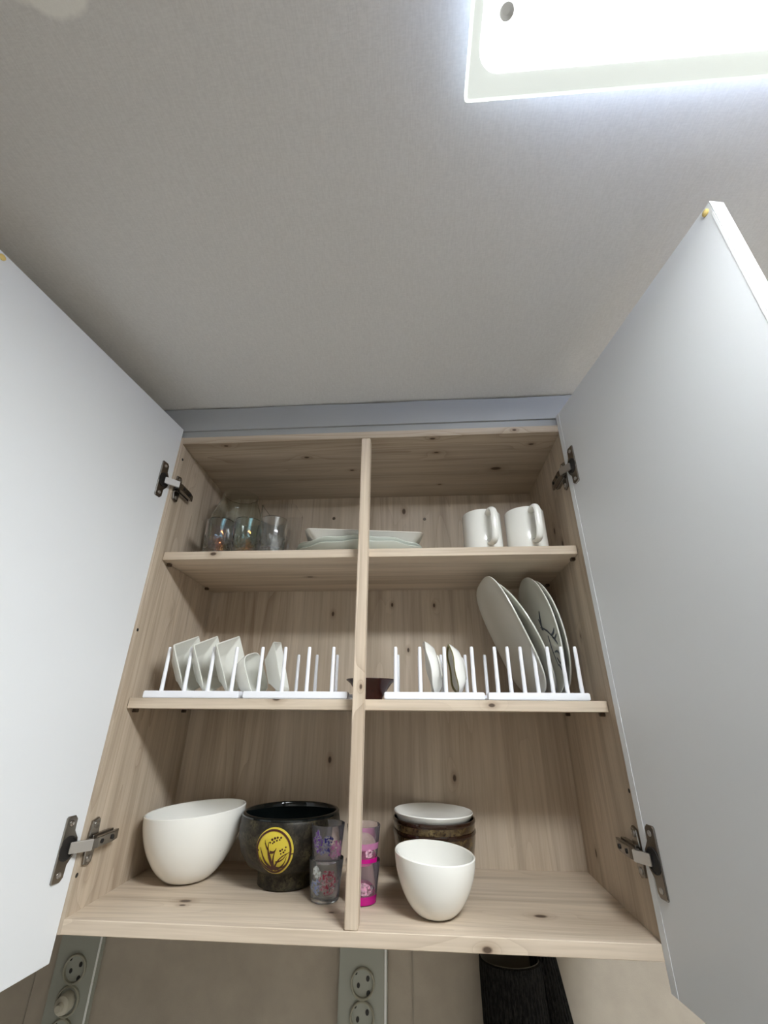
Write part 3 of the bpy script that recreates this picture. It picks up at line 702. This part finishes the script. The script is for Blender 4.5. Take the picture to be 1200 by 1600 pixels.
def wrap_strip(pts, w0, w1=None, h=0.0024, n=10):
    w1 = w0 if w1 is None else w1; V = []; F = []; fine = []
    for i in range(len(pts)-1):
        for k in range(n): q = k/n; fine.append((pts[i][0]*(1-q)+pts[i+1][0]*q, pts[i][1]*(1-q)+pts[i+1][1]*q))
    fine.append(pts[-1]); N = len(fine)
    for i, (a, b) in enumerate(fine):
        a2, b2 = fine[min(i+1, N-1)]; a1, b1 = fine[max(i-1, 0)]
        dx, dy = a2-a1, b2-b1; l = math.hypot(dx, dy) or 1; nx, ny = -dy/l, dx/l; ww = (w0+(w1-w0)*i/(N-1))/2
        V += [wrap(a+nx*ww, b+ny*ww, h), wrap(a-nx*ww, b-ny*ww, h)]
    for i in range(N-1): F.append((2*i, 2*i+1, 2*i+3, 2*i+2))
    return V, F
def arc(x0_, y0_, x1_, y1_, bend, n=6):
    dx, dy = x1_-x0_, y1_-y0_; L = math.hypot(dx, dy)
    return [(x0_+dx*i/n-dy/L*bend*math.sin(PI*i/n), y0_+dy*i/n+dx/L*bend*math.sin(PI*i/n)) for i in range(n+1)]
circ = [(0.0265*math.cos(2*PI*i/40)-0.001, 0.0298*math.sin(2*PI*i/40)) for i in range(41)]
parts = [wrap_strip(circ, 0.0029, n=2)]
k_ = 0.001
for (x0_, y0_, x1_, y1_, bd, w_) in ((-3, -26, -21, 6, 4, 3.4), (-3, -26, -14, 12, -3, 2.6), (-1, -26, 3, 4, 2, 3.0), (-3, -26, -23, -8, 4, 2.6), (0, -26, 20, -6, -5, 2.4), (0, -24, 24, 0, 4, 2.0), (-2, -20, -8, 14, 3, 3.6), (2, -22, 22, -14, -4, 1.8),
                             (-4, -22, -22, -14, 3, 2.2), (1, -24, 16, -22, -3, 2.0), (3, -14, 20, -2, -3, 1.8), (-6, 0, 4, 6, -3, 3.2), (-8, 2, -14, 16, 1, 1.8)):
    parts.append(wrap_strip(arc(x0_*k_, y0_*k_, x1_*k_, y1_*k_, bd*k_), w_*1.45*k_, 0.6*k_, n=2))
parts.append(wrap_strip([(-29*k_, 3*k_), (-24*k_, 1*k_)], 2*k_)); parts.append(wrap_strip([(24*k_, -3*k_), (31*k_, -2*k_)], 1.6*k_))
for (x, y, r) in ((-6, 13, 1.4), (-3, 17, 1.8), (0, 14, 1.5), (1, 19, 1.7), (4, 16, 1.4), (5, 20, 1.6), (8, 17, 1.2), (10, 20, 1.5), (-2, 12, 1.1), (10, 2, 1.5), (13, 4, 1.3), (15, 0, 1.4), (17, 3, 1.2), (11, -2, 1.2), (18, 7, 1.2)):
    parts.append(wrap_disc('', x*k_, y*k_, r*k_, r*k_, 0.0024, None, 2, 10))
V, F = merge(parts); o = mesh_obj('orchid_print', V, F, m_print, md, True, recalc=False); o['label'] = 'brown orchid drawing inside a ring'

# small print shot glasses, stacked in pairs
def print_mat(name, c_base, blobs, bands):
    """clear plastic tumbler with flat coloured print (pattern follows height and angle)"""
    m = mat(name, c_base, 0.04, trans=0.93, ior=1.4); k = NT(m)
    tc = k.n('ShaderNodeTexCoord').outputs['Object']
    s = k.n('ShaderNodeSeparateXYZ'); k.link(tc, s.inputs[0])
    col = None; tr_ = None
    base = c_base
    c = k.mix(0.0, base, base); mask = None
    for (z0_, z1_, cc) in bands:
        f = k.math('MULTIPLY', k.math('GREATER_THAN', s.outputs[2], z0_), k.math('LESS_THAN', s.outputs[2], z1_))
        c = k.mix(f, c, cc); mask = f if mask is None else k.math('MAXIMUM', mask, f)
    n1 = k.noise(tc, 95, 2, 0.5); n2 = k.noise(tc, 330, 2, 0.6)
    for (x, z, rx, rz, cc) in blobs:
        dx = k.math('DIVIDE', k.math('SUBTRACT', s.outputs[0], x), rx); dz_ = k.math('DIVIDE', k.math('SUBTRACT', s.outputs[2], z), rz)
        L = k.math('ADD', k.math('ADD', k.math('MULTIPLY', dx, dx), k.math('MULTIPLY', dz_, dz_)), k.math('MULTIPLY', k.math('SUBTRACT', n1, 0.5), 5.0))
        f = k.math('MULTIPLY', k.math('MULTIPLY', k.math('LESS_THAN', L, 1.6), k.math('LESS_THAN', s.outputs[1], 0.0)), k.math('MULTIPLY', k.math('SUBTRACT', n2, 0.38, clamp=True), 5.0, clamp=True))
        c = k.mix(f, c, cc); mask = f if mask is None else k.math('MAXIMUM', mask, f)
    k.link(c, k.b.inputs['Base Color'])
    k.link(k.math('SUBTRACT', 0.95, k.math('MULTIPLY', mask, 0.6)), k.b.inputs['Transmission Weight'])
    return m
def shot(x, y, z, m, lab, grp):
    o = lathe('plastic_tumbler', [(0.0, 0.0), (0.0195, 0.0), (0.0215, 0.0015), (0.0224, 0.012), (0.0265, 0.0505), (0.0262, 0.0512), (0.0256, 0.0505), (0.0215, 0.013), (0.0195, 0.006), (0.0, 0.005)], m, None, 40)
    o.location = (x, y, z); return tag(o, lab, 'tumbler', grp)
gm1 = print_mat('clear_print_red_blue', (0.93, 0.95, 0.95, 1), [(0.006, 0.026, 0.010, 0.012, srgb(150, 40, 62)), (-0.012, 0.020, 0.006, 0.008, srgb(120, 132, 176)), (-0.010, 0.038, 0.006, 0.006, srgb(206, 210, 206))], [])
gm2 = print_mat('clear_print_violet', (0.95, 0.92, 0.97, 1), [(0.002, 0.026, 0.009, 0.010, srgb(44, 36, 118)), (-0.011, 0.030, 0.006, 0.012, srgb(104, 60, 140)), (0.016, 0.020, 0.006, 0.010, srgb(190, 110, 160))], [])
gm3 = print_mat('pink_print_low', (0.99, 0.88, 0.95, 1), [(0.014, 0.020, 0.004, 0.005, srgb(40, 24, 44)), (0.004, 0.020, 0.010, 0.006, srgb(240, 170, 200))], [(0.001, 0.011, srgb(206, 20, 140))])
gm4 = print_mat('pink_print_high', (0.98, 0.90, 0.95, 1), [(0.012, 0.018, 0.005, 0.004, srgb(248, 190, 214))], [(0.0005, 0.011, srgb(222, 24, 150)), (0.022, 0.030, srgb(200, 130, 170))])
GX, GY = 0.3465, 0.099
shot(GX, GY, FL+0.0002, gm1, 'clear plastic tumbler with red print, lower of the pair before the dark pot', 'printed tumblers left of the divider')
shot(GX, GY-0.0005, FL+0.0445, gm2, 'clear plastic tumbler with violet print, nested upper of the pair before the dark pot', 'printed tumblers left of the divider')
shot(0.4035, 0.097, FL+0.0002, gm3, 'pink plastic tumbler with magenta base, lower of the pair right of the divider', 'pink tumblers right of the divider')
shot(0.4035, 0.0965, FL+0.0445, gm4, 'pink plastic tumbler nested on top of another, right of the divider', 'pink tumblers right of the divider')

# brown bowls with a white dish on top
def brown_bowl(z, lab):
    r = empty('stoneware_bowl', (0.5175, 0.1940, FL+z)); tag(r, lab, 'bowl', 'brown stoneware bowls stacked at the back')
    lathe('body', [(0.0, 0.001), (0.030, 0.0), (0.034, 0.002), (0.036, 0.007), (0.056, 0.020), (0.067, 0.040), (0.0705, 0.063), (0.0708, 0.0700), (0.0690, 0.0705), (0.068, 0.063), (0.064, 0.043), (0.052, 0.0250), (0.03, 0.013), (0.0, 0.012)], m_brown, r, 64)
    lathe('rim', [(0.0685, 0.0690), (0.0712, 0.0688), (0.0722, 0.0715), (0.0716, 0.0745), (0.0695, 0.0752), (0.0680, 0.0730), (0.0685, 0.0690)], m_brownrim, r, 64, cap=False)['label'] = 'glossy dark rim'
    return r
brown_bowl(0.0002, 'brown stoneware bowl, lowest of the stack behind the small white bowl')
brown_bowl(0.0160, 'mottled brown stoneware bowl directly under the shallow white dish')
o = lathe('shallow_dish', [(0.0, 0.0), (0.034, 0.0), (0.036, 0.003), (0.050, 0.006), (0.063, 0.011), (0.0695, 0.0225), (0.0688, 0.0238), (0.0672, 0.023), (0.061, 0.013), (0.048, 0.0088), (0.03, 0.006), (0.0, 0.005)], m_china, None, 64)
o.location = (0.5165, 0.1935, FL+0.0765); o.rotation_euler = (0, math.radians(0.8), 0); tag(o, 'shallow white dish on top of the brown bowls', 'dish')

# ------------------------------------------------------------------ below the cabinet
def socket_part(r, x, z, plugged=False):
    """round recessed outlet, local to the strip; front face at local y=0"""
    n = 30
    so = loft('socket', [[(x+q*math.cos(2*PI*i/n), y, z+q*math.sin(2*PI*i/n)) for i in range(n)] for q, y in ((0.0210, 0.0005), (0.0210, -0.0035), (0.0195, -0.0045), (0.0178, -0.0038), (0.0172, 0.0), (0.0172, 0.0004))], m_socket, r, False, True)
    for dx, dz__, rr__ in ((-0.0075, -0.003, 0.0028), (0.0085, 0.006, 0.0030), (0.010, -0.013, 0.0036), (-0.012, 0.013, 0.0024)):
        if plugged: continue
        loft('socket_hole', [[(x+dx+q*math.cos(2*PI*i/10), y, z+dz__+q*1.3*math.sin(2*PI*i/10)) for i in range(10)] for q, y in ((rr__, 0.0002), (rr__, -0.0006), (rr__*0.7, -0.0007))], m_blackhole, so)
    return so
def outlet_strip(x, wdt, lab, plug):
    r = empty('outlet_strip', (x, Y1-0.011, -0.36)); tag(r, lab, 'power outlet', 'outlet strips on the wall under the cabinet')
    box('cover', (-wdt/2, wdt/2, 0.0, 0.0108, 0.0, 0.345), m_strip, r, 0.0015, 2)
    for k in range(6):
        z = 0.212-0.0415*k
        if z > 0.03: socket_part(r, 0.0, z, plug and k == 1)
    for s in (1,): box('edge_rib', (s*(wdt/2-0.003)-0.0018, s*(wdt/2-0.003)+0.0018, -0.0012, 0.0002, 0.002, 0.343), m_edge, r, 0.0004)
    return r
r1 = outlet_strip(0.3890, 0.084, 'pale grey outlet strip with round sockets below the divider', False)
r2_ = outlet_strip(-0.1300, 0.080, 'shaded grey outlet strip with a plugged socket below the left door', True)
# plug in the second socket of the left strip
pl = lathe('power_plug', [(0.0, 0.0), (0.0140, 0.0), (0.0140, 0.010), (0.0125, 0.015), (0.0070, 0.018), (0.0050, 0.024), (0.0, 0.0245)], mat('plug_grey', srgb(190, 186, 170), 0.45), None, 28)
pl.rotation_euler = (PI/2, 0, 0); pl.location = (-0.1300, Y1-0.0110-0.0006, -0.1895); tag(pl, 'round grey plug pushed into the outlet strip at left', 'plug')

# black ribbed holder hanging on the wall
hol = empty('ribbed_holder', (0.64, 0.245, -0.30)); tag(hol, 'black ribbed open-topped holder hanging on the wall below the cabinet', 'holder')
def rib_ring(cx, cy, rx, ry, z, amp, nrib, n=176):
    return [((rx+amp*math.cos(nrib*q))*math.cos(q)+cx, (ry+amp*math.cos(nrib*q))*math.sin(q)+cy, z) for q in [2*PI*i/n for i in range(n)]]
rs = []
for k in range(13):
    q = k/12; z = 0.205*(1-q); rs.append(rib_ring(-0.004+0.006*q, 0.0, 0.050+0.003*q, 0.040, z, 0.0007 if 0 < k else 0.0, 44))
inner = [rib_ring(-0.004, 0.0, 0.0470, 0.037, 0.2065, 0, 44), rib_ring(-0.004, 0.0, 0.0455, 0.0355, 0.203, 0, 44)]
loft('sleeve', [rib_ring(0.002, 0, 0.02, 0.02, 0, 0, 44)]+rs[::-1]+inner+[rib_ring(-0.002, 0, 0.045, 0.035, 0.10, 0, 44), rib_ring(0, 0, 0.01, 0.01, 0.098, 0, 44)], m_rib, hol)
lin = lathe('lining', [(0.0448, 0.130), (0.0450, 0.2035), (0.0458, 0.2055), (0.0468, 0.2068), (0.0476, 0.2062), (0.0456, 0.2020), (0.0446, 0.130)], m_riblining, hol, 60, -0.004, 0, cap=False)
lin.scale = (1.0, 0.78, 1.004); lin['label'] = 'grey-brown inner lining'
rs = []
for k in range(11):
    q = k/10; z = 0.212*(1-q); rs.append(rib_ring(0.052+0.030*q, 0.016, 0.021+0.012*q, 0.024, z, 0.0008, 26, 104))
loft('side_flap', [rib_ring(0.08, 0.012, 0.01, 0.01, 0, 0, 26, 104)]+rs[::-1]+[rib_ring(0.052, 0.016, 0.008, 0.008, 0.214, 0, 26, 104)], m_rib, hol)
